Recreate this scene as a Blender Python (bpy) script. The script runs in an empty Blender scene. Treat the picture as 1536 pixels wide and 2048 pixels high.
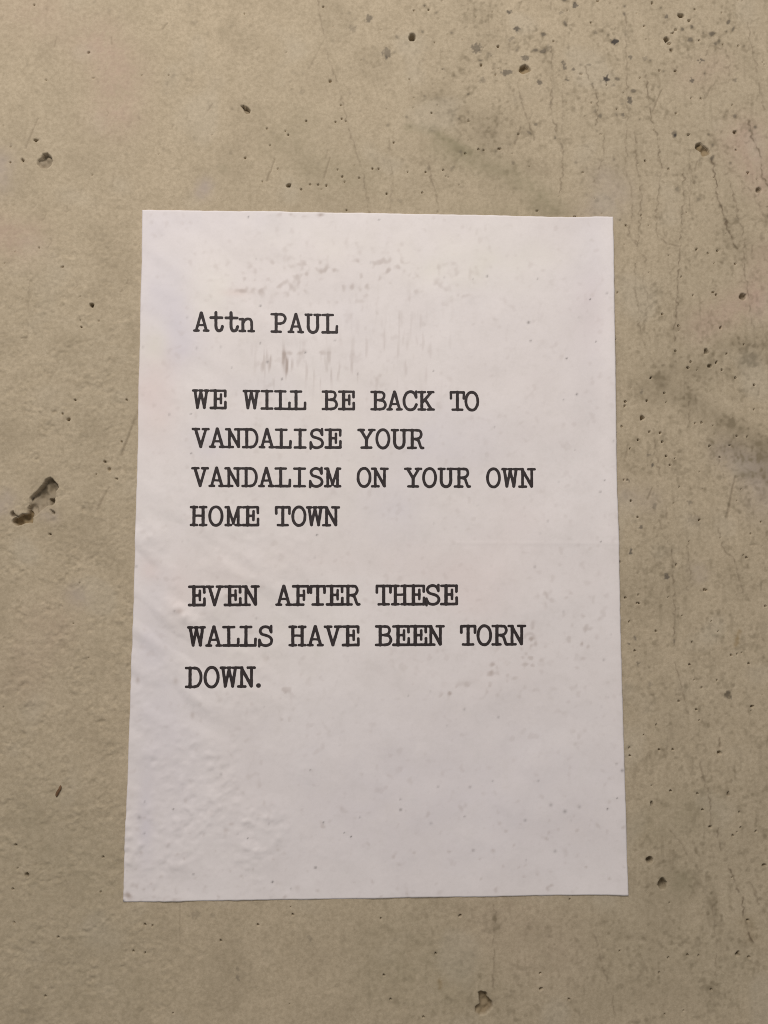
import bpy, math
import numpy as np
from mathutils import Matrix, Vector

# ------------------------------------------------------------------ camera, world, lamps, exposure
sc = bpy.context.scene
Z0 = 1.50                                     # height of the middle of the sheet above the ground (m)
F = 1538.0                                    # focal length in photograph pixels (phone main lens)
CAM = np.array([-0.0082, -0.3332, -0.0129])   # relative to the middle of the sheet on the wall
YAW, PITCH, ROLL = 0.0308, 0.0799, 0.0014

def basis(y, p, r):
    f = np.array([math.sin(y)*math.cos(p), math.cos(y)*math.cos(p), math.sin(p)])
    rt = np.array([math.cos(y), -math.sin(y), 0.0]); u = np.cross(rt, f)
    c, s = math.cos(r), math.sin(r)
    return np.array([c*rt+s*u, -s*rt+c*u, f])
B = basis(YAW, PITCH, ROLL)

cd = bpy.data.cameras.new('camera'); cam = bpy.data.objects.new('camera', cd)
sc.collection.objects.link(cam); sc.camera = cam
cd.sensor_fit = 'VERTICAL'; cd.sensor_height = 36.0; cd.lens = F/2048*36.0
cd.clip_start = 0.01; cd.clip_end = 100
cam.matrix_world = Matrix((
    (B[0][0], B[1][0], -B[2][0], CAM[0]),
    (B[0][1], B[1][1], -B[2][1], CAM[1]),
    (B[0][2], B[1][2], -B[2][2], CAM[2]+Z0),
    (0, 0, 0, 1)))

w = bpy.data.worlds.new('World'); sc.world = w; w.use_nodes = True
bg = w.node_tree.nodes['Background']
bg.inputs['Color'].default_value = (1.0, 0.965, 0.93, 1); bg.inputs['Strength'].default_value = 0.285

def area(name, loc, target, size, watt, col):
    l = bpy.data.lights.new(name, 'AREA'); l.shape = 'RECTANGLE'; l.size, l.size_y = size
    l.energy = watt; l.color = col
    o = bpy.data.objects.new(name, l); sc.collection.objects.link(o)
    o.location = loc
    o.rotation_euler = (Vector(target)-Vector(loc)).to_track_quat('-Z', 'Y').to_euler()
    return o
area('ceiling_lamp', (-0.17, -0.76, Z0+0.70), (0, 0, Z0), (0.45, 0.4), 7.7, (1.0, 0.955, 0.91))

sc.view_settings.view_transform = 'Standard'; sc.view_settings.look = 'None'
sc.view_settings.gamma = 1.0; sc.view_settings.use_curve_mapping = False
sc.view_settings.exposure = 0.0
sc.cycles.use_denoising = False; sc.cycles.filter_width = 1.0

# ------------------------------------------------------------------ helpers
rng = np.random.default_rng(11)
MM = 0.001

def px2wall(px, py):
    """photograph pixel -> point on the wall plane (x, z)"""
    px = np.asarray(px, float); py = np.asarray(py, float)
    a = (px-768)/F; b = (1024-py)/F
    d = a[..., None]*B[0]+b[..., None]*B[1]+B[2]
    t = -CAM[1]/d[..., 1]
    return CAM[0]+t*d[..., 0], CAM[2]+t*d[..., 2]

def wall2px(x, z):
    d = np.stack([x-CAM[0], np.full_like(x, -CAM[1]), z-CAM[2]], -1)@B.T
    return 768+F*d[..., 0]/d[..., 2], 1024-F*d[..., 1]/d[..., 2]

def sm(e0, e1, x):
    t = np.clip((x-e0)/(e1-e0), 0, 1); return t*t*(3-2*t)

def fnoise(shape, pitch, lo, hi, seed, ang=0.0, aniso=1.0):
    """band-passed noise, wavelengths lo..hi in metres, unit deviation"""
    r = np.random.default_rng(seed)
    n = np.fft.rfft2(r.standard_normal(shape))
    fy = np.fft.fftfreq(shape[0], pitch)[:, None]; fx = np.fft.rfftfreq(shape[1], pitch)[None, :]
    c, s = math.cos(ang), math.sin(ang)
    fu = c*fx+s*fy; fv = (-s*fx+c*fy)*aniso
    f = np.sqrt(fu*fu+fv*fv)
    g = np.exp(-(f*lo)**2)*(1-np.exp(-(f*hi)**2))/np.maximum(f, 1e-9)**0.5
    g[0, 0] = 0
    o = np.fft.irfft2(n*g, shape)
    return o/o.std()

def seg_dist(u, v, x0, y0, x1, y1):
    dx, dy = x1-x0, y1-y0
    t = np.clip(((u-x0)*dx+(v-y0)*dy)/(dx*dx+dy*dy+1e-9), 0, 1)
    return np.hypot(u-x0-t*dx, v-y0-t*dy), t

def poly_sd(u, v, pts):
    """signed distance to a polygon, positive inside"""
    n = len(pts); d = np.full(u.shape, 1e9); ins = np.zeros(u.shape, bool)
    for i in range(n):
        x0, y0 = pts[i]; x1, y1 = pts[(i+1) % n]
        d = np.minimum(d, seg_dist(u, v, x0, y0, x1, y1)[0])
        c = ((y0 > v) != (y1 > v)) & (u < (x1-x0)*(v-y0)/((y1-y0) if y1 != y0 else 1e-9)+x0)
        ins ^= c
    return np.where(ins, d, -d)

def make_mesh(name, verts, quads=None, faces=None):
    me = bpy.data.meshes.new(name)
    if faces is not None:
        me.from_pydata([tuple(p) for p in verts], [], faces)
    else:
        nv, nf = len(verts), len(quads)
        me.vertices.add(nv); me.vertices.foreach_set('co', np.asarray(verts, np.float32).ravel())
        me.loops.add(nf*4); me.loops.foreach_set('vertex_index', np.asarray(quads, np.int32).ravel())
        me.polygons.add(nf); me.polygons.foreach_set('loop_start', np.arange(0, nf*4, 4, dtype=np.int32))
    me.update(calc_edges=True); me.validate()
    me.polygons.foreach_set('use_smooth', np.ones(len(me.polygons), bool))
    return me

def link(name, data, parent=None):
    o = bpy.data.objects.new(name, data); sc.collection.objects.link(o)
    if parent: o.parent = parent
    return o

def grid_quads(nz, nx):
    i = np.arange(nz*nx).reshape(nz, nx)
    return np.stack([i[:-1, :-1], i[:-1, 1:], i[1:, 1:], i[1:, :-1]], -1).reshape(-1, 4)

def add_attr(me, name, rgba):
    a = me.color_attributes.new(name, 'FLOAT_COLOR', 'POINT')
    a.data.foreach_set('color', np.asarray(rgba, np.float32).ravel())

# node helpers
class N:
    def __init__(s, name):
        s.m = bpy.data.materials.new(name); s.m.use_nodes = True
        s.t = s.m.node_tree; s.b = s.t.nodes['Principled BSDF']
    def node(s, typ, **kw):
        n = s.t.nodes.new(typ)
        for k, v in kw.items():
            if k in n.inputs.keys(): n.inputs[k].default_value = v
            else: setattr(n, k, v)
        return n
    def put(s, a, b): s.t.links.new(a, b)
    def noise(s, co, scale, detail=3, rough=.55):
        n = s.node('ShaderNodeTexNoise'); n.inputs['Scale'].default_value = scale
        n.inputs['Detail'].default_value = detail; n.inputs['Roughness'].default_value = rough
        s.put(co, n.inputs['Vector']); return n.outputs['Fac']
    def ramp(s, fac, lo, hi, a=0., b=1.):
        n = s.node('ShaderNodeMapRange'); n.inputs['From Min'].default_value = lo; n.inputs['From Max'].default_value = hi
        n.inputs['To Min'].default_value = a; n.inputs['To Max'].default_value = b
        s.put(fac, n.inputs['Value']); return n.outputs['Result']
    def mix(s, fac, a, b):
        n = s.node('ShaderNodeMix', data_type='RGBA')
        if isinstance(fac, float): n.inputs['Factor'].default_value = fac
        else: s.put(fac, n.inputs['Factor'])
        for key, v in ((6, a), (7, b)):
            if isinstance(v, tuple): n.inputs[key].default_value = v+(1,)
            else: s.put(v, n.inputs[key])
        return n.outputs[2]
    def attr(s, name):
        n = s.node('ShaderNodeAttribute'); n.attribute_name = name
        p = s.node('ShaderNodeSeparateColor'); s.put(n.outputs['Color'], p.inputs['Color'])
        return p.outputs[0], p.outputs[1], p.outputs[2], n.outputs['Alpha']
    def bump(s, h, strength, dist, prev=None):
        n = s.node('ShaderNodeBump'); n.inputs['Strength'].default_value = strength; n.inputs['Distance'].default_value = dist
        s.put(h, n.inputs['Height'])
        if prev: s.put(prev, n.inputs['Normal'])
        return n.outputs['Normal']

# ------------------------------------------------------------------ materials
def concrete_material():
    n = N('weathered_concrete')
    co = n.node('ShaderNodeTexCoord').outputs['Object']
    dark, line, olive, ochre = n.attr('marks')
    pink, lilac, pale, grime_and_shade = n.attr('tints')
    big = n.ramp(n.noise(co, 9, 4, .6), .3, .7)
    c = n.mix(big, (.498, .416, .298), (.552, .453, .322))
    mid = n.ramp(n.noise(co, 70, 5, .65), .35, .68)
    c = n.mix(n.ramp(mid, 0, 1, 0., .34), c, (.365, .297, .200))
    fine = n.ramp(n.noise(co, 560, 5, .75), .40, .64)
    c = n.mix(n.ramp(fine, 0, 1, .0, .46), c, (.318, .255, .168))
    mot = n.ramp(n.noise(co, 230, 5, .7), .50, .66)
    c = n.mix(n.ramp(mot, 0, 1, .0, .30), c, (.318, .258, .172))
    lt = n.ramp(n.noise(co, 1500, 2, .6), .62, .78)
    c = n.mix(n.ramp(lt, 0, 1, .0, .42), c, (.63, .54, .40))
    c = n.mix(pink, c, (.50, .355, .285))
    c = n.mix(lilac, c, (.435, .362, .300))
    c = n.mix(olive, c, (.300, .258, .165))
    c = n.mix(grime_and_shade, c, (.235, .188, .122))  # dirt, and also the shade painted into pore and hole floors
    c = n.mix(pale, c, (.58, .54, .46))
    c = n.mix(ochre, c, (.25, .165, .065))
    c = n.mix(line, c, (.150, .108, .068))
    c = n.mix(dark, c, (.060, .051, .045))
    n.put(c, n.b.inputs['Base Color'])
    n.b.inputs['Roughness'].default_value = .82
    n.b.inputs['Specular IOR Level'].default_value = .28
    b1 = n.bump(n.noise(co, 800, 5, .7), .5, .00026)
    n.put(b1, n.b.inputs['Normal'])
    return n.m

def paper_material():
    n = N('pasted_paper')
    co = n.node('ShaderNodeTexCoord').outputs['Object']
    dirt, rub, lilac, pink = n.attr('marks')
    cream = n.attr('tints')[0]
    c = n.mix(n.ramp(n.noise(co, 22, 4, .6), .3, .7), (.790, .726, .712), (.830, .773, .764))
    c = n.mix(n.ramp(n.noise(co, 160, 5, .7), .48, .72, 0., .22), c, (.62, .57, .54))
    c = n.mix(n.ramp(n.noise(co, 1100, 3, .6), .4, .7, 0., .10), c, (.62, .57, .55))
    c = n.mix(lilac, c, (.640, .605, .690))
    c = n.mix(pink, c, (.780, .620, .585))
    c = n.mix(cream, c, (.800, .760, .660))
    c = n.mix(rub, c, (.46, .385, .350))
    c = n.mix(dirt, c, (.075, .065, .062))
    n.put(c, n.b.inputs['Base Color'])
    n.b.inputs['Roughness'].default_value = .62
    n.b.inputs['Specular IOR Level'].default_value = .30
    n.put(n.bump(n.noise(co, 1300, 3, .6), .12, .0001), n.b.inputs['Normal'])
    return n.m

def ink_material():
    n = N('black_ink')
    co = n.node('ShaderNodeTexCoord').outputs['Object']
    c = n.mix(n.ramp(n.noise(co, 500, 3, .6), .3, .7), (.028, .021, .022), (.044, .034, .034))
    n.put(c, n.b.inputs['Base Color'])
    n.b.inputs['Roughness'].default_value = .6
    n.b.inputs['Specular IOR Level'].default_value = .25
    return n.m

def wood_material():
    n = N('splinter_wood')
    co = n.node('ShaderNodeTexCoord').outputs['Object']
    c = n.mix(n.noise(co, 900, 3, .6), (.09, .045, .02), (.22, .12, .055))
    n.put(c, n.b.inputs['Base Color']); n.b.inputs['Roughness'].default_value = .8
    return n.m
M_WALL, M_PAPER, M_INK, M_WOOD = concrete_material(), paper_material(), ink_material(), wood_material()

# ------------------------------------------------------------------ shared shapes of wall and sheet
CORN = [(285, 420), (1226, 434), (1256, 1790), (247, 1803)]      # sheet corners TL TR BR BL (photo px)
# outline of the sheet, with the slight waviness of its cut and pasted edges
LEFT = [(420, 285), (560, 283), (700, 280), (760, 277.5), (900, 276), (1060, 271), (1200, 267.5), (1400, 261), (1600, 253.5), (1700, 249.5), (1803, 247)]
RIGHT = [(434, 1226), (600, 1227.5), (800, 1230), (960, 1232.5), (1100, 1236), (1300, 1240.5), (1500, 1246.5), (1650, 1251), (1790, 1256)]
TOP = [(285, 420), (520, 423.5), (700, 426), (900, 429.5), (1060, 433.5), (1150, 435), (1195, 433), (1226, 434)]
BOT = [(247, 1803), (430, 1801), (640, 1798), (860, 1794), (1080, 1790.5), (1180, 1789), (1256, 1790)]
def itp(tab, t):
    a = np.array(tab, float); return np.interp(t, a[:, 0], a[:, 1])

PITCH_W = 0.0004
ex, ez = px2wall([-60, 1596, -60, 1596], [-60, -60, 2108, 2108])
core_x = np.arange(min(ex), max(ex), PITCH_W); core_z = np.arange(min(ez), max(ez), PITCH_W)
SH = (len(core_z), len(core_x))
XX, ZZ = np.meshgrid(core_x, core_z)
U, V = wall2px(XX, ZZ)
# slow undulation that wall and sheet share (m)
LOW = fnoise(SH, PITCH_W, .05, .4, 3)*0.00022

def bilin(arr, x, z):
    fx = np.clip((x-core_x[0])/PITCH_W, 0, SH[1]-1.001); fz = np.clip((z-core_z[0])/PITCH_W, 0, SH[0]-1.001)
    i, j = fz.astype(int), fx.astype(int); a, b = fz-i, fx-j
    return (arr[i, j]*(1-a)*(1-b)+arr[i, j+1]*(1-a)*b+arr[i+1, j]*a*(1-b)+arr[i+1, j+1]*a*b)

# relief of the pasted sheet, defined on the same core grid (m, outwards)
def sheet_relief():
    lump = fnoise(SH, PITCH_W, .0042, .014, 21)
    lump = np.where(lump > .3, (lump-.3)*.9, 0)-np.where(lump < -.7, (-.7-lump)*.7, 0)
    fine = fnoise(SH, PITCH_W, .0018, .006, 22)
    wav = fnoise(SH, PITCH_W, .009, .03, 23, ang=math.radians(52), aniso=2.6)
    brd = fnoise(SH, PITCH_W, .02, .08, 24)
    lm = sm(760, 330, U)*sm(900, 1150, V)*.55+sm(680, 420, U)*sm(1480, 1560, V)*sm(1800, 1700, V)*.6+.09
    wm = sm(700, 320, U)*sm(1000, 1080, V)*sm(1560, 1350, V)*1.0+.18*sm(900, 400, U)+.10
    h = lump*lm*np.clip(.7+.5*brd, .1, 1.5)*.00015+fine*.000012*(.4+lm)+wav*wm*.00022+brd*.00012
    # creases: horizontal fold, vertical fold near the lower left, lilac hollow at the lower left
    h += .00007*np.exp(-((V-1086-.004*(U-900))/3.2)**2)*sm(850, 950, U)
    h += .00006*np.exp(-((U-361)/2.5)**2)*sm(1580, 1640, V)
    h -= .00028*np.exp(-((U-292)/13)**2)*sm(1500, 1590, V)*sm(1770, 1680, V)
    h -= .00022*np.exp(-((U-(372-.02*(V-600)))/26)**2)*sm(480, 560, V)*sm(760, 700, V)
    # edges: right edge stands a little off the wall
    ew = itp(RIGHT, V)-U
    h += (.00045+.00075*sm(1350, 1000, V))*np.exp(-(ew/24)**2)*(.78+.22*np.sin(V/97.))*sm(425, 500, V)
    h += .00010*np.exp(-((itp(BOT, U)-V)/22)**2)
    return h
SHEET_H = LOW+.00030+np.clip(sheet_relief(), -.00022, .01)

# ------------------------------------------------------------------ concrete wall
# short scratches and drag marks: x0, y0, x1, y1, half width, strength
SCR = [(76,238,52,297,1.6,.8),(115,72,109,95,1.3,.6),(223,75,223,88,1.2,.7),(335,45,326,57,1.5,.8),(425,208,416,222,1.5,.7),
 (550,320,534,362,1.4,.9),(660,315,648,355,1.4,.9),(655,300,652,318,1.1,.6),(226,350,224,374,1.3,.6),(270,838,243,910,2.2,1.0),(276,822,268,846,4,.7),
 (218,975,198,1012,2.4,.8),(650,75,618,137,1.6,.5),(1323,180,1305,225,1.5,.9),(1425,170,1412,195,1.5,.7),(1042,255,1030,288,1.8,.9),
 (1395,322,1391,340,1.8,.8),(1471,952,1455,1034,2.0,1.0),(1256,890,1252,915,1.8,.8),(1305,975,1296,998,1.6,1.0),(1520,775,1518,790,1.5,.8),
 (1505,491,1505,504,1.5,.8),(1439,1476,1440,1493,2.0,1.2),(1337,1465,1335,1498,1.4,.5),(360,1805,360,1888,1.3,.45),(40,676,53,675,1.5,1.1),
 (62,590,52,612,1.3,.5),(130,815,127,862,1.0,.3),(1500,1090,1518,1089,1.2,.6),(1318,300,1316,322,1.2,.5),(1066,225,1060,238,1.2,.6),
 (1043,2,1038,18,1.5,.7),(1102,5,1102,20,1.3,.7),(1318,1040,1325,1058,1.8,.8),(1333,1016,1334,1036,2.4,.7),(605,170,602,182,1,.4),
 (1500,1040,1502,1062,1,.4),(1090,640,1091,641,1,.1)]
# trickle lines and hair cracks down the right of the wall: strength, points
TRK = [(.5,[(636,0),(640,35),(651,75),(655,110),(665,145),(680,180),(692,235),(700,265),(715,310),(726,350),(733,390),(737,425)]),
 (.6,[(1103,85),(1102,150),(1104,230),(1115,268),(1127,300),(1126,345),(1118,385)]),(.8,[(1170,132),(1180,160),(1193,190),(1195,215),(1193,250)]),
 (.8,[(1290,150),(1297,195),(1303,238),(1314,270),(1318,310),(1322,335)]),(.55,[(1251,30),(1252,110),(1254,200),(1253,270),(1252,330),(1253,352),(1262,365),(1265,400),(1263,440),(1254,470),(1272,483),(1277,510),(1270,540),(1270,580),(1277,620),(1280,650),(1290,690),(1302,708)]),
 (.6,[(1270,265),(1273,330),(1282,370),(1280,420),(1275,500),(1292,520),(1286,545)]),(.6,[(1320,345),(1315,400),(1311,450),(1316,475),(1335,488),(1355,492)]),
 (.8,[(1368,335),(1367,400),(1362,470),(1358,520),(1355,570),(1353,620),(1348,680)]),(1.,[(1423,315),(1432,360),(1433,395),(1445,420),(1457,460),(1474,497)]),
 (.6,[(1458,360),(1468,400),(1478,440),(1485,455),(1488,530),(1495,580),(1500,620),(1508,655)]),(.9,[(1498,240),(1505,275),(1520,305),(1525,350),(1536,372)]),
 (.5,[(1495,45),(1503,90),(1515,150),(1525,200),(1532,220)]),(.5,[(1449,350),(1460,342),(1472,343),(1484,363),(1505,385),(1520,415),(1536,450)]),
 (.7,[(1338,1079),(1341,1100),(1345,1120),(1348,1180),(1350,1260),(1349,1290)]),(.5,[(1348,1321),(1360,1360),(1370,1400),(1376,1425)]),
 (.6,[(1399,1520),(1407,1560),(1420,1600),(1420,1650),(1408,1665)]),(.5,[(1377,1072),(1378,1120),(1383,1145),(1375,1180)]),
 (.55,[(1437,1051),(1450,1100),(1470,1120),(1480,1160),(1488,1200)]),(.5,[(1341,1661),(1365,1690),(1375,1710)]),
 (1.,[(1458,1730),(1470,1765),(1483,1795),(1486,1830),(1495,1860),(1506,1886)]),(.5,[(1503,1765),(1515,1800),(1530,1830)]),(.7,[(1435,1655),(1440,1700)]),
 (.5,[(988,1810),(992,1850),(985,1880),(990,1930),(985,1980)]),(.5,[(1190,1872),(1200,1910),(1207,1940),(1222,1975),(1230,2030)]),
 (.4,[(1423,1810),(1433,1880),(1430,1950)]),(.35,[(778,280),(783,340),(780,420)]),(.55,[(858,325),(862,360),(873,390),(877,425)]),
 (.6,[(1038,185),(1055,240),(1068,280)]),(.6,[(1310,880),(1315,920),(1320,952)]),(.6,[(1375,755),(1382,790),(1378,810),(1381,850)]),
 (.5,[(1208,270),(1206,320),(1195,345),(1188,365)]),(.4,[(1414,110),(1420,90),(1445,100),(1460,120),(1458,165)]),(.5,[(1430,165),(1416,180),(1412,196)]),
 (.5,[(1378,330),(1386,352),(1389,368)]),(.5,[(1338,534),(1339,545),(1358,530)]),(.4,[(1290,520),(1284,560),(1296,600),(1288,660)]),
 (.4,[(1380,300),(1379,420)]),(.35,[(1125,180),(1124,350)]),(.3,[(60,560),(55,640),(54,680)])]
# grey specks and blotches: x, y, rx, ry, strength
BLOT = [(1457,1391,7,7.5,.42),(1302,1607,4,5,.3),(1230,82,9,7,.95),(1213,158,8,7,.95),(1033,58,6,8,.75),(953,96,11,11,.55),(1050,116,7,8,.6),(1013,145,14,6,.6),(1150,10,5,7,.7),
 (1128,131,5,9,.6),(1080,164,5,6,.6),(1018,24,5,4,.7),(1333,35,4,6,.6),(1260,201,6,8,.7),(1383,161,6,5,.65),(1402,120,6,4,.7),(773,105,9,13,.5),
 (1146,139,4,5,.6),(1135,159,4,4,.6),(1246,230,4,5,.55),(1248,27,4,4,.5),(965,160,6,8,.3),(1023,77,6,6,.4),(738,37,8,8,.55),(705,55,9,8,.25),
 (1349,269,4,10,.5),(1306,929,4,3,.7),(1281,1054,4,4,.6),(1333,1154,6,7,.7),(1261,1104,4,7,.7),(1276,1327,4,4,.5),(1269,1276,4,7,.5),(1258,1287,3,3,.6),
 (1300,1369,5,6,.3),(1349,1281,5,4,.4),(1257,961,3,3,.6),(1380,1005,6,5,.4),(1310,1012,6,6,.35),(1283,783,4,5,.4),(475,1957,4,8,.35),(475,1940,3,5,.25),
 (1390,1040,14,12,.22),(1237,1055,3,5,.7),(980,110,8,6,.2),(1178,130,6,3,.35),(1240,440,3,3,.4),(620,1878,6,7,.25),(390,1828,12,8,.22),(425,1830,5,5,.2),(1298,910,4,3,.4),
 (1122,26,5,4,.35),(1260,115,5,4,.5),(1290,118,5,4,.3),(1097,95,5,6,.3),(1470,160,4,4,.4),(1100,205,4,6,.25),(1227,170,6,4,.3),(1190,65,4,4,.3)]
# pores: x, y, rx, ry, depth mm
PORE = [(72,281,5,3.2,1.2),(46,320,3.4,3.4,1.6),(177,105,2.8,2.8,2),(660,161,2.8,3.8,1.6),(577,371,5,3,1.8),(491,316,2.8,2.2,1.6),(824,73,7,8,1.6),
 (1362,31,7,5,1.4),(1333,80,5,4,1.8),(1341,102,3.2,3.4,2),(1339,88,4,3,1),(1350,61,2.6,2,1.5),(996,92,3,3,2),(963,131,2.4,2.4,2),(1470,263,4.2,4,1.4),(1376,269,2.4,2.4,2),
 (1352,142,2.4,2.4,2),(1318,142,2.2,2.2,2),(1378,41,2,2,2),(1305,6,2.6,2.2,2),(1352,227,2.6,2.2,1.5),(931,306,2.6,2.6,2),(1074,421,2.6,2.4,2),(1150,433,2.6,2.4,2),
 (990,149,2,2,1.6),(1162,148,3.2,2.6,1),(1166,345,2,2,1.5),(1280,156,2,2,1.6),(1485,593,6.6,6.8,1.0),(1433,589,2.6,2.4,2),(1427,584,2.2,1.8,1.5),(1442,655,2.6,2.2,2),
 (1414,703,5.6,5.4,.8),(1420,732,4.4,4,1.2),(1434,724,2.6,2.6,2),(1453,708,2,2,2),(1285,835,4,3.6,2),(1293,801,2.2,2,2),(1250,803,2.2,2,2),(1249,812,2,3,1.5),(1231,676,3,2.6,2),
 (1393,498,2.4,2.2,2),(1303,756,1.8,1.8,2),(1400,1040,2.6,2,2),(1299,863,2.2,2.4,1),(1322,866,2.2,2.2,1.6),(1461,890,2.4,2,1.4),(1420,891,2.2,1.8,1.8),(1376,735,2,2,2),(1489,688,1.8,1.8,2),
 (1457,1391,6.6,7,.12),(1504,1413,2.6,2.6,2),(1412,1180,3.2,2.6,1.4),(1239,1124,3,3,1.8),(1439,1506,3,3.6,1.4),(1302,1607,3.8,4.6,1.0),(1420,1653,2.2,2,1.4),(1480,1656,1.8,1.8,2),
 (1511,1662,1.8,1.8,2),(1477,1626,1.6,1.6,2),(1457,1588,2.4,6,.8),(1299,1720,7,5.5,1.4),(1325,1768,8,12,1.5),(1475,1907,4,5,1.5),(1497,1914,3,3.6,1.3),(1529,1732,4,4,1),
 (1318,1945,2.4,2.4,1.6),(1081,1978,2,3,2),(1080,1947,1.6,1.6,2),(919,1831,2.4,2,1.8),(1140,1798,2.4,2,1.8),(1495,1840,2.6,2,1.6),(1423,1979,2,2,1.4),(53,1750,3.6,4.4,1.2),(28,1845,2.4,2.6,1.0),
 (184,610,5,4.4,1.4),(125,534,2.4,2.2,1.2),(138,840,3.2,3,1.6),(210,923,3.2,2.2,1.5),(219,940,4,4,.8),(233,958,2,2,1.6),(101,1069,2.6,2.2,2),(160,1166,1.8,2,1.8),(184,350,2.5,2,.8),(92,163,3,2,.6),
 (186,156,2.2,1.8,.8),(1517,380,5.4,5.4,.7),(1196,1,3,2,1),(1345,66,2.4,2,1.5),(1376,270,2,2,2),(1352,1130,2,2,1.2),(653,371,2.2,2.2,1.5),(1202,268,3,2,.5),(1496,345,2.2,2.2,2)]
# pinholes as single deep points: listed ones, then scattered ones
PIN = [(22,295),(20,327),(68,11),(30,503),(78,496),(163,656),(161,642),(198,643),(150,801),(252,801),(125,828),(243,884),(24,1778),(202,1785),(289,1907),(267,1902),(90,1993),(440,1882),(515,1852),(584,1830),
 (290,1850),(305,1851),(31,1690),(870,1908),(781,2001),(768,1953),(1397,1912),(612,243),(683,238),(692,243),(671,245),(555,340),(570,265),(576,272),(534,258),(676,340),(602,380),(525,365),(645,13),(489,30),(572,105),
 (690,363),(619,370),(635,370),(684,353),(745,338),(757,338),(283,151),(338,151),(773,388),(843,385),(850,345),(892,351),(897,354),(957,298),(996,298),(1000,298),(1037,268),(1183,206),(1233,218),(1276,327),
 (1290,322),(1337,337),(1382,197),(1401,197),(1465,210),(936,240),(937,243),(862,226),(773,218),(787,286),(816,344),(869,84),(925,79),(1106,84),(1182,45),(1287,53),(1398,82),(1446,90),(1476,91),(1443,26),(1388,20),(857,20),(828,20),
 (1252,451),(1416,507),(1434,502),(1337,511),(1297,451),(1469,528),(1236,586),(1324,629),(1357,652),(1351,702),(1382,724),(1444,740),(1471,756),(1509,770),(1508,820),(1404,846),(1391,846),(1244,853),(1324,884),(1276,880),(1332,912),(1351,917),(1340,930),(1254,960),(1262,1002),(1502,1068),(1523,1045),(1275,1035),(1487,1110),(1492,1115),(1250,1196),(1276,1191),(1277,1208),(1274,1207),(1311,1262),(1258,1245),(1424,1243),(1475,1310),(1462,1311),(1497,1328),(1358,1404),(1346,1500),(1318,1500),(1312,1450),(1531,1212),(1269,1302),(1379,1329),(1404,1376),(1435,1361),(1258,1511),(1341,1582),(1405,1620),(1465,1672)]

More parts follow.
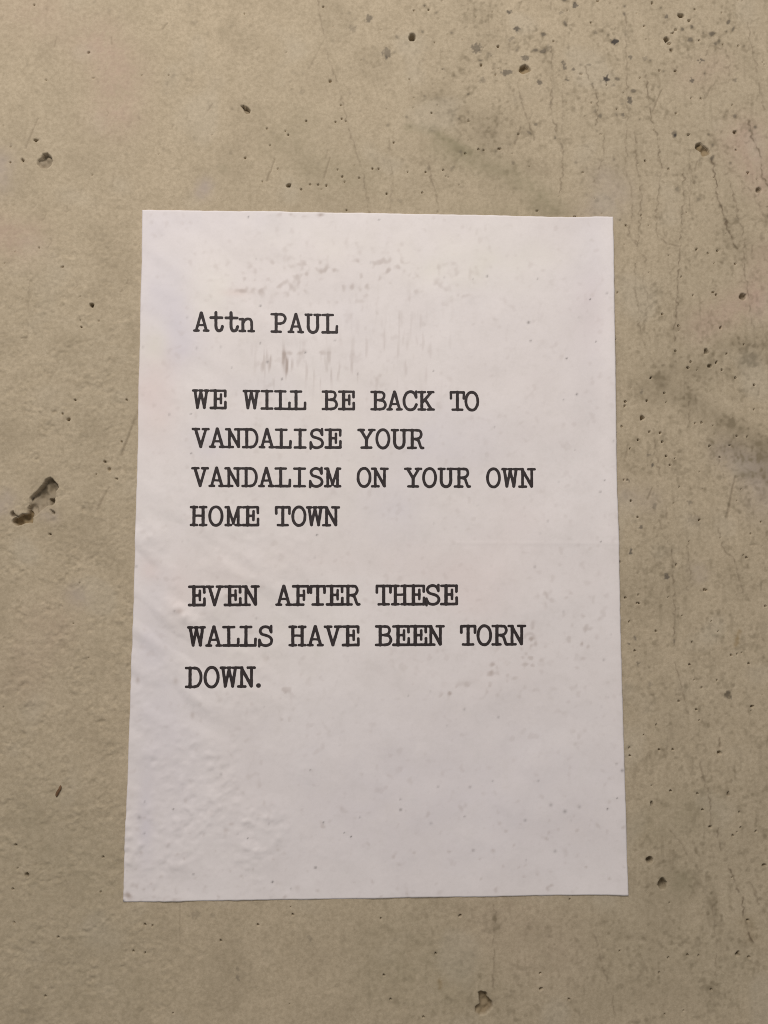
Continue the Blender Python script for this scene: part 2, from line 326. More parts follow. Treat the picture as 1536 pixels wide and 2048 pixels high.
def build_wall():
    u, v = U, V
    # gentle warp so that nothing is a perfect ellipse or a perfect line
    wu = u+fnoise(SH, PITCH_W, .0016, .006, 40)*.8; wv = v+fnoise(SH, PITCH_W, .0016, .006, 41)*.8
    inside = np.minimum(np.minimum(u-itp(LEFT, v), itp(RIGHT, v)-u), np.minimum(v-itp(TOP, u), itp(BOT, u)-v))
    dark = np.zeros(SH); line = np.zeros(SH); olive = np.zeros(SH); ochre = np.zeros(SH)
    pink = np.zeros(SH); lilac = np.zeros(SH); pale = np.zeros(SH); grime_and_shade = np.zeros(SH)
    # ---- relief
    lump = fnoise(SH, PITCH_W, .0016, .006, 31)
    lmp2 = fnoise(SH, PITCH_W, .0035, .014, 32)
    pat = fnoise(SH, PITCH_W, .007, .03, 33)
    lm = (.26+.74*sm(560, 120, u)*sm(300, 700, v))*np.clip(.75+.45*pat, .15, 1.7)
    nick = fnoise(SH, PITCH_W, .0022, .008, 34)
    h = lump*lm*.000050+lmp2*lm*.000090-np.maximum(nick-1.1, 0)*lm*.00011
    gravel = fnoise(SH, PITCH_W, .0030, .010, 35)
    pit = np.zeros(SH)
    def win(x, y, r):
        """index window around a pixel position"""
        x0, z0 = px2wall(x-r, y+r); x1, z1 = px2wall(x+r, y-r)
        j0, j1 = np.searchsorted(core_x, [x0-.001, x1+.001]); i0, i1 = np.searchsorted(core_z, [z0-.001, z1+.001])
        return (slice(max(i0, 0), i1), slice(max(j0, 0), j1))
    for x, y, rx, ry, d in PORE:
        s = win(x, y, max(rx, ry)*2+4)
        q = np.hypot((wu[s]-x)/rx, (wv[s]-y)/ry)
        if max(rx, ry) > 4: grime_and_shade[s] = np.maximum(grime_and_shade[s], .6*(1-sm(.8, 1.15, q)))  # shade painted into larger pore floors, with the greyer exposed matrix
        pit[s] = np.maximum(pit[s], d*(1.6 if max(rx, ry) < 5 else 2.6)*MM*(1-sm(.6, 1.12, q))*(1-.25*q.clip(0, 1)))
    # larger holes with their own outlines: polygon, depth mm, slope direction (deep towards), ochre
    def hole(pts, d, deep=(0, -1), och=0., soft=2.2, tilt=.5):
        a = np.array(pts, float); c = a.mean(0); r = np.abs(a-c).max()
        s = win(c[0], c[1], r+8)
        sd = poly_sd(wu[s]*.3+u[s]*.7, wv[s]*.3+v[s]*.7, pts)
        k = ((u[s]-c[0])*deep[0]+(v[s]-c[1])*deep[1])/r
        g = np.clip(1-tilt+tilt*k, .04, 2)
        pit[s] = np.maximum(pit[s], (d*g+.45*gravel[s])*MM*sm(-.5, soft, sd))
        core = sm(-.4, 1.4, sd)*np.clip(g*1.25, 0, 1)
        lilac[s] = np.maximum(lilac[s], .5*core); grime_and_shade[s] = np.maximum(grime_and_shade[s], .72*core)  # hole floors: greyer exposed aggregate plus shade put into the colour
        if och: ochre[s] = np.maximum(ochre[s], och*sm(-.5, 1.5, sd))
    P6 = lambda L: [(x/9.6, 920+y/9.6) for x, y in L]
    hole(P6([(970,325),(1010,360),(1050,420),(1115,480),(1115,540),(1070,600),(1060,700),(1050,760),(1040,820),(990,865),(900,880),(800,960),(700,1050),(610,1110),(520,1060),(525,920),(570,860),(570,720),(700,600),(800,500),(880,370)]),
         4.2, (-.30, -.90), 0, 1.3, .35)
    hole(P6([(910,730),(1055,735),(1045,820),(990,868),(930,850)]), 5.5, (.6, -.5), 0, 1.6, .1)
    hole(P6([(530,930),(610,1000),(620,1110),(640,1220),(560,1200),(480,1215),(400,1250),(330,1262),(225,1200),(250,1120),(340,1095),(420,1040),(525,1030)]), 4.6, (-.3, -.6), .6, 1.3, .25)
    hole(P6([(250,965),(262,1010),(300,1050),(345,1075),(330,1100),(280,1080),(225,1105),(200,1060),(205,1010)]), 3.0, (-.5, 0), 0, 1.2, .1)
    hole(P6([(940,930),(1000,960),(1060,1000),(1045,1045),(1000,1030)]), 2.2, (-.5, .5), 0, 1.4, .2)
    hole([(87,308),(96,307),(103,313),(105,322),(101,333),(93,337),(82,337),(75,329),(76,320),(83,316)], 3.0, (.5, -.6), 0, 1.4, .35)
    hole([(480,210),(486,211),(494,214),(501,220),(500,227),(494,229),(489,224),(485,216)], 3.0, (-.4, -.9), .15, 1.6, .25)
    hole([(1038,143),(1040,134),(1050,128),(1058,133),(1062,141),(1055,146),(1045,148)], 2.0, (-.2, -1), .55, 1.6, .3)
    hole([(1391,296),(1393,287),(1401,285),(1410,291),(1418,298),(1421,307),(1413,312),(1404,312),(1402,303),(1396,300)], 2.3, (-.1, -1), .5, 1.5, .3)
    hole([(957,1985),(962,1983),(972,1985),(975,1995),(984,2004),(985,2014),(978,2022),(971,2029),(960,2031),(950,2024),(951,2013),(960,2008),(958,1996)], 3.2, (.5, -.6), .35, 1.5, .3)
    h -= pit
    # scratches: shallow grooves
    for x0, y0, x1, y1, r, k in SCR:
        s = win((x0+x1)/2, (y0+y1)/2, max(abs(x1-x0), abs(y1-y0))/2+8)
        d, t = seg_dist(wu[s]*.4+u[s]*.6, wv[s]*.4+v[s]*.6, x0, y0, x1, y1)
        rr = r*(.45+.75*t)+.35
        g = np.exp(-(d/rr)**2)*k
        h[s] -= g*.00028; line[s] = np.maximum(line[s], g*.42)
    # little ring marks left by the formwork
    for x, y, rx, ry, a in [(212,226,3.4,7,.1),(372,231,3.6,6.5,.1),(67,411,2.6,4.5,-.1),(87,432,4.5,8,-.3),(131,417,4,6,-.2),(97,486,4.5,9,-.5),(342,252,5,2.5,.5),(512,97,4.5,2.5,.3),(150,570,4,8,-.4),(242,580,4,3,0),(248,560,6,9,.5),(1431,922,9,9,0)]:
        s = win(x, y, 16); c, q = math.cos(a), math.sin(a)
        du, dv = wu[s]-x, wv[s]-y
        e = np.hypot((c*du-q*dv)/rx, (q*du+c*dv)/ry)
        g = np.exp(-((e-1)*min(rx, ry)/1.1)**2)*(.5+.5*np.sign(du+dv*.4)*.6)
        h[s] -= g*.00016; line[s] = np.maximum(line[s], g*.32)
    # trickle lines: wandering thin ridges with broken dirt along them
    jx = fnoise(SH, PITCH_W, .0022, .010, 50)*1.5; brk = fnoise(SH, PITCH_W, .0025, .012, 51)
    for k, pts in TRK:
        a = np.array(pts, float); c = (a.max(0)+a.min(0))/2; r = (a.max(0)-a.min(0)).max()/2
        s = win(c[0], c[1], r+14); dd = np.full(u[s].shape, 1e9)
        for p, q in zip(pts[:-1], pts[1:]):
            dd = np.minimum(dd, seg_dist(u[s]+jx[s], v[s]+jx[s]*.3, p[0], p[1], q[0], q[1])[0])
        b = (.25+.75*sm(-1.2, .6, brk[s]))*k
        line[s] = np.maximum(line[s], np.exp(-(dd/1.45)**2)*b*.85)
        grime_and_shade[s] = np.maximum(grime_and_shade[s], np.exp(-(dd/6.)**2)*b*.15)
        h[s] += np.exp(-(dd/2.2)**2)*b*.00010
    # blotches with ragged outlines
    rag = fnoise(SH, PITCH_W, .0011, .004, 52)
    for x, y, rx, ry, k in BLOT:
        s = win(x, y, max(rx, ry)*2+6)
        q = np.hypot((wu[s]-x)/rx, (wv[s]-y)/ry)+rag[s]*.20
        dark[s] = np.maximum(dark[s], k*1.0*(1-sm(.60, 1.10, q)))
    # scattered grey-brown flecks, dense at the upper right, fading to the left
    reg = np.maximum(sm(640, 980, u)*sm(560, 120, v)*.85, sm(1200, 1300, u)*.75)
    reg = np.maximum(reg, sm(1780, 1850, v)*sm(500, 1000, u)*.55)+.24
    f1 = fnoise(SH, PITCH_W, .0020, .008, 53); f2 = fnoise(SH, PITCH_W, .010, .05, 54); f3 = fnoise(SH, PITCH_W, .0032, .012, 57)
    grime_and_shade += sm(.6, 2.6, f1+f2*.55)*reg*.40
    grime_and_shade += sm(.7, 2.6, f3+f2*.4)*reg*.34
    dark += sm(2.35, 3.1, f3+f2*.5)*reg*sm(600, 250, v)*.5
    # vertical run marks
    st = fnoise(SH, PITCH_W, .0016, .010, 55, ang=0, aniso=8.)
    grime_and_shade += sm(.8, 2.6, st)*reg*.20
    # broad cloudiness
    cl = fnoise(SH, PITCH_W, .020, .12, 56)
    grime_and_shade += sm(.2, 2.2, cl)*.16
    pale += sm(.7, 2.4, -cl)*.12
    # smears
    def smear(dst, pts, r, k, e=1.):
        a = np.array(pts, float); dd = np.full(SH, 1e9)
        for p, q in zip(pts[:-1], pts[1:]):
            dd = np.minimum(dd, seg_dist(wu, wv, p[0], p[1], q[0], q[1])[0])
        dst += 1.25*np.exp(-(dd/r)**2)*k*np.clip(.86+.14*f2+.10*f1+.08*f3, 0, 1.5)
    smear(olive, [(815,255),(870,262),(935,303)], 9, .38); smear(olive, [(880,290),(990,335),(1070,380),(1115,425)], 24, .50)
    smear(olive, [(930,430),(1080,430)], 30, .25); smear(grime_and_shade, [(880,200),(1000,270)], 45, .22); smear(grime_and_shade, [(1060,330),(1090,345)], 16, .30)
    smear(grime_and_shade, [(1290,775),(1370,735),(1400,735)], 26, .42); smear(grime_and_shade, [(1310,785),(1375,790)], 22, .30); smear(grime_and_shade, [(1450,690),(1536,680)], 24, .42)
    smear(grime_and_shade, [(1460,740),(1536,715)], 12, .25); smear(grime_and_shade, [(1390,815),(1450,845),(1510,880),(1540,900)], 24, .52); smear(lilac, [(1455,900),(1536,940)], 30, .6); smear(grime_and_shade, [(1450,885),(1490,915),(1540,930)], 30, .30)
    smear(grime_and_shade, [(1480,950),(1536,950)], 10, .35); smear(olive, [(600,250),(560,280)], 40, .18); smear(olive, [(600,330),(720,350)], 40, .18)
    smear(lilac, [(410,372),(405,385)], 16, .75); smear(olive, [(447,335),(449,337)], 8, .45); smear(lilac, [(1210,360),(1240,390),(1190,420)], 34, .35)
    smear(lilac, [(0,330),(0,360)], 30, .5); smear(lilac, [(0,1010),(10,1000)], 22, .6); smear(lilac, [(85,1030),(108,1035)], 12, .45); smear(lilac, [(150,1190),(155,1196)], 22, .4)
    smear(lilac, [(1515,960),(1536,1000)], 45, .4); smear(lilac, [(1395,1140),(1400,1150)], 16, .4); smear(lilac, [(1300,1000),(1250,990)], 26, .3)
    smear(olive, [(1360,1762),(1358,1770)], 24, .55)
    smear(pink, [(60,20),(90,30)], 60, .18); smear(pink, [(200,90),(240,140),(230,220)], 50, .34); smear(pink, [(0,470),(50,480)], 40, .34)
    smear(pink, [(1490,280),(1520,340),(1536,360)], 45, .42); smear(pink, [(1400,650),(1500,600)], 35, .35); smear(pink, [(1380,155),(1440,130)], 28, .18); smear(pink, [(1535,520),(1530,600)], 40, .3)
    smear(pink, [(100,1250),(40,1350)], 60, .12); smear(pink, [(1000,1850),(1100,1900)], 90, .10)
    smear(olive, [(60,1650),(180,1750)], 100, .16); smear(olive, [(790,1930),(900,1960)], 90, .26); smear(olive, [(0,1900),(300,2000)], 130, .12); smear(olive, [(1300,1650),(1400,1620)], 50, .25); smear(olive, [(1250,1900),(1450,1960)], 120, .12)
    smear(ochre, [(1478,1263),(1471,1290)], 4.5, .45); smear(ochre, [(879,1962),(880,1974)], 4.5, .38); smear(ochre, [(1040,140),(1042,141)], 5, .25)
    smear(ochre, [(1490,1840),(1505,1870)], 16, .14); smear(grime_and_shade, [(1425,1780),(1428,1850)], 12, .25); smear(grime_and_shade, [(990,1830),(992,1865)], 9, .40); smear(grime_and_shade, [(1240,1870),(1300,1875)], 9, .25)
    smear(grime_and_shade, [(1457,1391),(1457.5,1391)], 6, .8)
    # pinholes: listed and scattered
    pins = [(x, y, rng.uniform(.8, 1.5)) for x, y in PIN]
    for k in range(620):
        x, y = rng.uniform(-40, 1576), rng.uniform(-40, 2090)
        p = .12
        if x > 1230: p = .62
        elif x > 640 and y < 440: p = .66
        elif y > 1800: p = .22
        if x > 850 and y < 220: p = .9
        if rng.random() < p: pins.append((x, y, rng.uniform(.25, 1.1)))
    for x, y, d in pins:
        x0, z0 = px2wall(x, y)
        j = int(round((x0-core_x[0])/PITCH_W)); i = int(round((z0-core_z[0])/PITCH_W))
        if 0 < i < SH[0]-1 and 0 < j < SH[1]-1:
            h[i, j] -= d*2.0*MM
            if d > .85: h[i+1, j] -= d*1.3*MM
            if d > 1.0: h[i, j+1] -= d*1.6*MM
    fade = np.minimum(np.minimum(XX-core_x[0], core_x[-1]-XX), np.minimum(ZZ-core_z[0], core_z[-1]-ZZ))
    fade = sm(0, .010, fade)
    own = h
    hh = LOW+np.where(inside > 6, -.00002, np.where(inside > -1.5, np.minimum(own, 0.), own))
    hh = hh*fade
    # ---- grid with a coarse surround so that the wall goes on beyond the frame
    def surround(c, lo, hi):
        a = []; p = c[0]; st_ = .002
        while p-st_*1.2 > lo: p -= st_; a.append(p); st_ *= 1.28
        a.append(lo); b = []; p = c[-1]; st_ = .002
        while p+st_*1.2 < hi: p += st_; b.append(p); st_ *= 1.28
        b.append(hi); return np.array(a[::-1]), np.array(b)
    xl, xr = surround(core_x, -1.8, 1.8); zl, zr = surround(core_z, -Z0, 1.3)
    xs = np.concatenate([xl, core_x, xr]); zs = np.concatenate([zl, core_z, zr])
    gx, gz = np.meshgrid(xs, zs); H = np.zeros(gx.shape)
    blk = (slice(len(zl), len(zl)+SH[0]), slice(len(xl), len(xl)+SH[1])); H[blk] = hh
    nz, nx = gx.shape
    verts = np.stack([gx, -H, gz], -1).reshape(-1, 3)
    quads = grid_quads(nz, nx)
    # sides and back: a slab 0.2 m thick
    idx = np.arange(nz*nx).reshape(nz, nx)
    ring = np.concatenate([idx[0, :-1], idx[:-1, -1], idx[-1, :0:-1], idx[:0:-1, 0]])
    back = verts[ring].copy(); back[:, 1] = .20; o = len(verts)
    m = len(ring); k = np.arange(m); kn = (k+1) % m
    side = np.stack([ring[kn], ring[k], o+k, o+kn], -1)
    c0 = [0, nx-1, nx-1+nz-1, 2*(nx-1)+nz-1]
    verts = np.concatenate([verts, back]); quads = np.concatenate([quads, side, [[o+c0[3], o+c0[2], o+c0[1], o+c0[0]]]])
    me = make_mesh('concrete_wall', verts, quads)
    def attr(name, chans):
        a = np.zeros((nz, nx, 4)); 
        for c, arr in enumerate(chans): a[blk[0], blk[1], c] = np.clip(arr, 0, .95)*fade
        add_attr(me, name, np.concatenate([a.reshape(-1, 4), np.zeros((m, 4))]))
    attr('marks', (dark, line, olive, ochre)); attr('tints', (pink, lilac, pale, grime_and_shade))
    me.materials.append(M_WALL)
    ob = link('concrete_wall', me); ob.location.z = Z0
    ob['label'] = 'weathered beige concrete wall with pores, chips, scratches and vertical trickle stains'
    ob['category'] = 'wall'
    return h
WALL_REL = build_wall()

# ------------------------------------------------------------------ the pasted sheet of paper
root = link('paper_notice', None); root.location = (0, 0, Z0)
root['label'] = 'white paper notice with black typewriter lettering pasted flat on the concrete wall'
root['category'] = 'notice'

def build_sheet():
    nu, nv = 360, 510
    s = np.linspace(0, 1, nu)[None, :]; t = np.linspace(0, 1, nv)[:, None]
    # transfinite patch between the four edges
    yl = 420+t*(1803-420); yr = 434+t*(1790-434); xt = 285+s*(1226-285); xb = 247+s*(1256-247)
    L = np.stack([itp(LEFT, yl), yl], -1); R_ = np.stack([itp(RIGHT, yr), yr], -1)
    T = np.stack([xt, itp(TOP, xt)], -1); Bm = np.stack([xb, itp(BOT, xb)], -1)
    C = [np.array(c, float) for c in CORN]
    S, Tt = s[..., None], t[..., None]
    p = (1-S)*L+S*R_+(1-Tt)*T+Tt*Bm-((1-S)*(1-Tt)*C[0]+S*(1-Tt)*C[1]+S*Tt*C[2]+(1-S)*Tt*C[3])
    # tiny nicks along the edges
    rg = np.random.default_rng(5)
    u, v = p[..., 0].copy(), p[..., 1].copy()
    def wob(n, a):
        q = np.convolve(rg.standard_normal(n+40), np.exp(-np.linspace(-2, 2, 9)**2), 'same')[20:-20]; return q*a
    u[:, 0] += wob(nv, .12); u[:, -1] += wob(nv, .12); v[0, :] += wob(nu, .12); v[-1, :] += wob(nu, .12)
    x, z = px2wall(u, v)
    h = bilin(SHEET_H, x, z)
    shp = u.shape
    dirt = np.zeros(shp); rub = np.zeros(shp); lil = np.zeros(shp); pk = np.zeros(shp); cream = np.zeros(shp)
    pitch = .297/nv
    na = fnoise(shp, pitch, .0028, .013, 61); nb = fnoise(shp, pitch, .010, .05, 62); nc = fnoise(shp, pitch, .0016, .012, 63, ang=0, aniso=6.)
    nd = fnoise(shp, pitch, .012, .06, 64)
    def blob(dst, cx, cy, rx, ry, k, n=None, a=0.):
        c, q = math.cos(a), math.sin(a); du, dv = u-cx, v-cy
        e = np.exp(-((c*du+q*dv)/rx)**2-((-q*du+c*dv)/ry)**2)
        dst += e*k*(1 if n is None else n)
    # soft colour stains of the paste
    for a in [(345,620,38,110,.50),(382,680,34,40,.30),(470,440,160,40,.22),(300,560,30,140,.25),(292,1640,16,110,.30),(700,640,40,40,.10),(880,880,110,60,.30),(1180,560,40,200,.20),(790,1020,60,70,.22),(300,1290,40,140,.25),(900,1600,420,180,.20),(420,880,40,40,.30),(520,770,70,30,.15),(340,1500,60,200,.2)]:
        blob(lil, *a)
    for a in [(310,790,44,90,.42),(450,1160,60,40,.14),(297,1140,24,24,.35),(930,1150,120,50,.16),(960,1200,60,40,.18),(1180,620,40,80,.15),(470,586,28,8,.35),(700,1120,300,40,.10),(1030,1050,80,60,.12),(360,1180,26,60,.2)]:
        blob(pk, *a)
    for a in [(310,690,30,50,.45),(420,600,60,80,.25),(960,520,170,60,.42),(600,470,160,60,.18),(640,900,300,260,.16),(520,1270,200,120,.14),(330,520,30,40,.1)]:
        blob(cream, *a)
    cream = cream*(.8+.2*nd); lil *= 1.+.12*nb; pk *= 1.+.12*nb
    # rubbed brownish-grey smudges
    blob(rub, 620, 560, 190, 46, .34, sm(.3, 2., na+nb*.5)); blob(rub, 760, 540, 160, 40, .28, sm(.3, 2., na+nb*.6))
    blob(rub, 545, 715, 34, 58, .62, sm(.25, 1.8, nc)); blob(rub, 575, 725, 16, 42, .75, sm(.1, 1.6, nc)); blob(rub, 660, 740, 60, 44, .5, sm(.4, 2., nc)); blob(rub, 800, 700, 100, 100, .30, sm(.4, 2., nc))
    blob(rub, 495, 582, 30, 6, .42, sm(-.8, 1.2, na)); blob(rub, 600, 706, 70, 4, .4, sm(0, 1.2, na)); blob(rub, 915, 592, 34, 4, .34, sm(-.6, 1.2, na))
    blob(rub, 1040, 1330, 60, 60, .28, sm(.6, 2., na)); blob(rub, 985, 1335, 9, 22, .65, sm(.0, 1.2, na), .4); blob(rub, 900, 1384, 22, 8, .75, sm(-.2, 1.2, na), -.5); blob(rub, 960, 1378, 36, 14, .40, sm(.3, 1.6, na))
    blob(rub, 1062, 1275, 12, 26, .6, sm(.1, 1.4, na)); blob(rub, 1088, 1195, 12, 14, .55, sm(-.2, 1.4, na)); blob(rub, 565, 1385, 30, 16, .5, sm(.3, 1.6, na)); blob(rub, 570, 1443, 10, 12, .5, sm(.0, 1.4, na))
    blob(rub, 1170, 1275, 16, 22, .55, sm(.2, 1.4, na), .8); blob(rub, 360, 1222, 8, 5, .6); blob(rub, 1160, 1240, 40, 130, .22, sm(.6, 2.2, na)); blob(rub, 1150, 1480, 12, 22, .35, sm(-.3, 1.4, na))
    blob(rub, 385, 1430, 4, 7, .45); blob(rub, 276, 1360, 4, 7, .5); blob(rub, 352, 1362, 5, 7, .4); blob(rub, 455, 1182, 10, 14, .45, sm(-.2, 1.4, na)); blob(rub, 535, 1315, 10, 6, .4, sm(-.2, 1.2, na))
    rub += sm(1.2, 3., na+.5*nb)*.16
    rub += sm(1.7, 3.2, na)*.28*sm(1500, 1750, v)
    # paste grime at the lower left corner and along the edges
    blob(rub, 255, 1790, 12, 10, .6, sm(-.8, 1., na)); blob(rub, 300, 1780, 50, 14, .4, sm(.4, 1.8, na)); blob(rub, 600, 430, 60, 4, .5, sm(0, 1.4, na)); blob(rub, 640, 430, 6, 3, .7)
    # dark specks
    for cx, cy, r, k in [(497,435,1.6,.9),(758,440,1.6,.7),(521,612,2,.8),(521,687,1.6,.8),(535,724,2.6,.6),(611,705,1.7,.8),(564,758,1.9,.9),(716,748,1.5,.7),(670,681,1.5,.7),(382,828,1.5,.8),(383,907,1.8,.7),(634,1070,1.9,.8),(974,553,1.8,.9),
       (1057,645,2.8,.75),(1061,682,1.9,.7),(1180,599,1.7,.9),(1133,717,1.8,.9),(1192,683,1.4,.8),(1153,789,2.2,.7),(1213,587,1.6,.8),(1208,961,1.6,.6),(1200,984,1.9,.6),(1200,1084,1.6,.8),(1075,558,1.4,.6),(867,742,1.5,.7),(631,1735,2.3,.85),
       (545,1764,2.3,.85),(387,1748,1.9,.7),(647,1645,1.8,.8),(702,1673,1.7,.9),(689,1665,1.4,.7),(621,1540,1.6,.7),(801,1598,1.5,.9),(801,1619,2.5,.7),(929,1633,1.5,.9),(1214,1617,1.9,.85),(1232,1527,1.4,.8),(1233,1595,1.4,.7),(1243,1540,3,.6),
       (496,1676,1.5,.7),(347,1618,2,.7),(290,1603,1.4,.7),(279,1634,4,.4),(289,1666,2,.5),(247,1801,2.6,.9),(720,1634,1.3,.7),(350,1222,2.2,.45),(1127,800,1.5,.5),(1150,900,1.5,.4),(876,1573,2,.5),(940,1574,2.6,.4),(1101,1609,3.4,.4),(1129,1622,3.4,.5),
       (1158,1613,3.2,.35),(1050,1640,3,.4),(1076,1561,2.4,.35),(946,1700,3,.4),(1110,1702,3,.4),(985,1562,2.2,.35),(862,1646,3,.3)]:
        rr = max(r, 1.5); dirt += np.exp(-(((u-cx)**2+(v-cy)**2)/rr**2))*k*.95
    rr_ = np.random.default_rng(8)
    for k in range(60):
        cx, cy = rr_.uniform(260, 1245), rr_.uniform(430, 1795); r = rr_.uniform(1.3, 2.4)
        dirt += np.exp(-((((u-cx))**2+((v-cy)/1.3)**2)/r**2))*rr_.uniform(.08, .42)
    top = np.stack([x, -h, z], -1).reshape(-1, 3)
    # paper edge: a rim going back towards the wall
    idx = np.arange(nu*nv).reshape(nv, nu)
    ring = np.concatenate([idx[0, :-1], idx[:-1, -1], idx[-1, :0:-1], idx[:0:-1, 0]])
    rim = top[ring].copy(); lift = (h-bilin(LOW, x, z)).ravel()[ring]; rim[:, 1] += np.where(lift < .0006, lift+.00012, .00015)
    o = len(top); m = len(ring); k = np.arange(m); kn = (k+1) % m
    q = grid_quads(nv, nu)[:, ::-1]
    side = np.stack([ring[k], ring[kn], o+kn, o+k], -1)
    me = make_mesh('sheet', np.concatenate([top, rim]), np.concatenate([q, side]))
    def attr(name, ch):
        a = np.zeros((nv*nu, 4))
        for c, arr in enumerate(ch): a[:, c] = np.clip(arr, 0, .95).ravel()
        add_attr(me, name, np.concatenate([a, a[ring]]))
    attr('marks', (dirt, rub, lil, pk)); attr('tints', (cream,))
    me.materials.append(M_PAPER)
    return link('sheet', me, root)
build_sheet()

# ------------------------------------------------------------------ typewriter lettering
# strokes per glyph: (radius, [points]) in units of 1/100 cap height, x about the cell middle; 's' marks a smoothed curve
S_, T_ = 6.4, 8.0
GL = {
 'A': [(S_,[(-35,7),(-13,7)]),(S_,[(13,7),(35,7)]),(7.2,[(-25,8),(-1,94)]),(7.6,[(25,8),(1,94)]),(5.6,[(-16,34),(16,34)])],
 't': [(7.2,[(-28,71),(28,71)]),(T_,'s',[(-2,96),(-2,60),(-2,30),(3,12),(13,7),(24,12),(30,28)])],
 'n': [(6.8,[(-33,65),(-18,66)]),(T_,[(-18,8),(-18,64)]),(7.2,'s',[(-17,48),(-8,61),(6,67),(20,62),(25,46),(25,8)]),(S_,[(-34,7),(-7,7)]),(S_,[(10,7),(36,7)])],
 'P': [(T_,[(-13,7),(-13,93)]),(S_,[(-36,93),(10,93)]),(7,'s',[(8,93),(24,89),(32,72),(24,54),(8,47)]),(S_,[(8,47),(-13,47)]),(S_,[(-35,7),(9,7)])],
 'U': [(S_,[(-36,93),(-7,93)]),(S_,[(8,93),(36,93)]),(T_,'s',[(-23,92),(-23,60),(-23,32),(-16,13),(0,6),(16,13),(23,32),(23,60),(23,92)])],
 'L': [(S_,[(-36,93),(14,93)]),(T_,[(-11,93),(-11,7)]),(S_+.6,[(-36,7),(33,7)]),(7,[(33,8),(34,37)])],
 'E': [(S_,[(-36,93),(34,93)]),(7,[(35,92),(35,66)]),(T_+.6,[(-14,93),(-14,7)]),(S_,[(-14,52),(14,52)]),(6.6,[(14,74),(14,31)]),(S_+.6,[(-36,7),(35,7)]),(7,[(36,8),(36,37)])],
 'F': [(S_,[(-36,93),(34,93)]),(7,[(35,92),(35,64)]),(T_,[(-13,93),(-13,7)]),(S_,[(-13,50),(14,50)]),(6.6,[(15,72),(15,30)]),(S_,[(-36,7),(12,7)])],
 'W': [(S_,[(-38,93),(-18,93)]),(S_,[(18,93),(38,93)]),(S_,[(-7,93),(7,93)]),(7.6,[(-29,92),(-17,9)]),(7,[(-17,9),(-1,82)]),(7,[(17,9),(1,82)]),(7.6,[(29,92),(17,9)]),(6.5,[(0,92),(0,80)])],
 'I': [(S_,[(-26,93),(26,93)]),(S_,[(-26,7),(26,7)]),(T_,[(0,7),(0,93)])],
 'B': [(T_,[(-17,7),(-17,93)]),(S_,[(-36,93),(6,93)]),(6.8,'s',[(4,93),(20,90),(27,75),(20,59),(4,53)]),(S_-.4,[(4,53),(-17,53)]),(7.2,'s',[(4,53),(24,48),(33,30),(24,12),(4,7)]),(S_,[(-36,7),(6,7)])],
 'C': [(6.8,[(29,96),(29,66)]),(7.6,'s',[(28,70),(19,88),(1,95),(-18,87),(-29,65),(-31,47),(-27,27),(-15,10),(2,5),(20,12),(30,31)])],
 'K': [(S_,[(-37,93),(-5,93)]),(S_,[(-37,7),(-5,7)]),(T_,[(-21,7),(-21,93)]),(7.2,[(-18,42),(24,90)]),(S_,[(10,93),(36,93)]),(7.6,[(-4,56),(25,9)]),(S_,[(9,7),(38,7)])],
 'T': [(S_+.4,[(-31,93),(31,93)]),(7,[(-32,92),(-32,63)]),(7,[(32,92),(32,63)]),(T_,[(0,93),(0,7)]),(S_,[(-24,7),(24,7)])],
 'O': [(7.4,'c',(0,50,29.5,44.5))],
 'V': [(S_,[(-38,93),(-8,93)]),(S_,[(10,93),(38,93)]),(T_,[(-25,92),(0,8)]),(T_-.8,[(25,92),(0,8)])],
 'N': [(S_,[(-38,93),(-20,93)]),(S_,[(6,93),(38,93)]),(7.2,[(-22,7),(-22,92)]),(7.8,[(-23,91),(22,10)]),(7.2,[(23,9),(23,92)]),(S_,[(-38,7),(-5,7)])],
 'D': [(T_,[(-18,7),(-18,93)]),(S_,[(-36,93),(3,93)]),(7.2,'s',[(1,93),(17,88),(29,70),(32,50),(29,30),(17,12),(1,7)]),(S_,[(-36,7),(3,7)])],
 'S': [(6.4,[(27,97),(27,68)]),(6.4,[(-29,33),(-29,2)]),(7.2,'s',[(26,72),(18,88),(0,94),(-17,89),(-25,74),(-17,60),(0,54),(18,47),(29,33),(26,17),(13,8),(-3,6),(-19,12),(-28,28)])],
 'Y': [(S_,[(-39,93),(-13,93)]),(S_,[(13,93),(39,93)]),(7.6,[(-27,92),(0,47)]),(7.2,[(27,92),(0,47)]),(T_,[(0,47),(0,7)]),(S_,[(-24,7),(24,7)])],
 'R': [(T_,[(-17,7),(-17,93)]),(S_,[(-37,93),(6,93)]),(7,'s',[(4,93),(20,90),(27,73),(20,57),(4,50)]),(S_,[(4,50),(-17,50)]),(7.2,'s',[(0,50),(13,43),(19,28),(25,11),(31,7)]),(S_,[(28,7),(37,7)]),(S_,[(-37,7),(0,7)])],
 'M': [(S_,[(-37,93),(-24,93)]),(S_,[(24,93),(37,93)]),(7.4,[(-24,7),(-24,92)]),(7.4,[(24,7),(24,92)]),(6.8,[(-23,91),(0,16)]),(6.8,[(23,91),(0,16)]),(S_,[(-37,7),(-11,7)]),(S_,[(11,7),(37,7)])],
 'H': [(S_,[(-37,93),(-7,93)]),(S_,[(7,93),(37,93)]),(S_,[(-37,7),(-7,7)]),(S_,[(7,7),(37,7)]),(T_,[(-22,7),(-22,93)]),(T_,[(22,7),(22,93)]),(S_-.6,[(-22,52),(22,52)])],
 '.': [(10.6,[(-4,11),(-3,11)])],
}
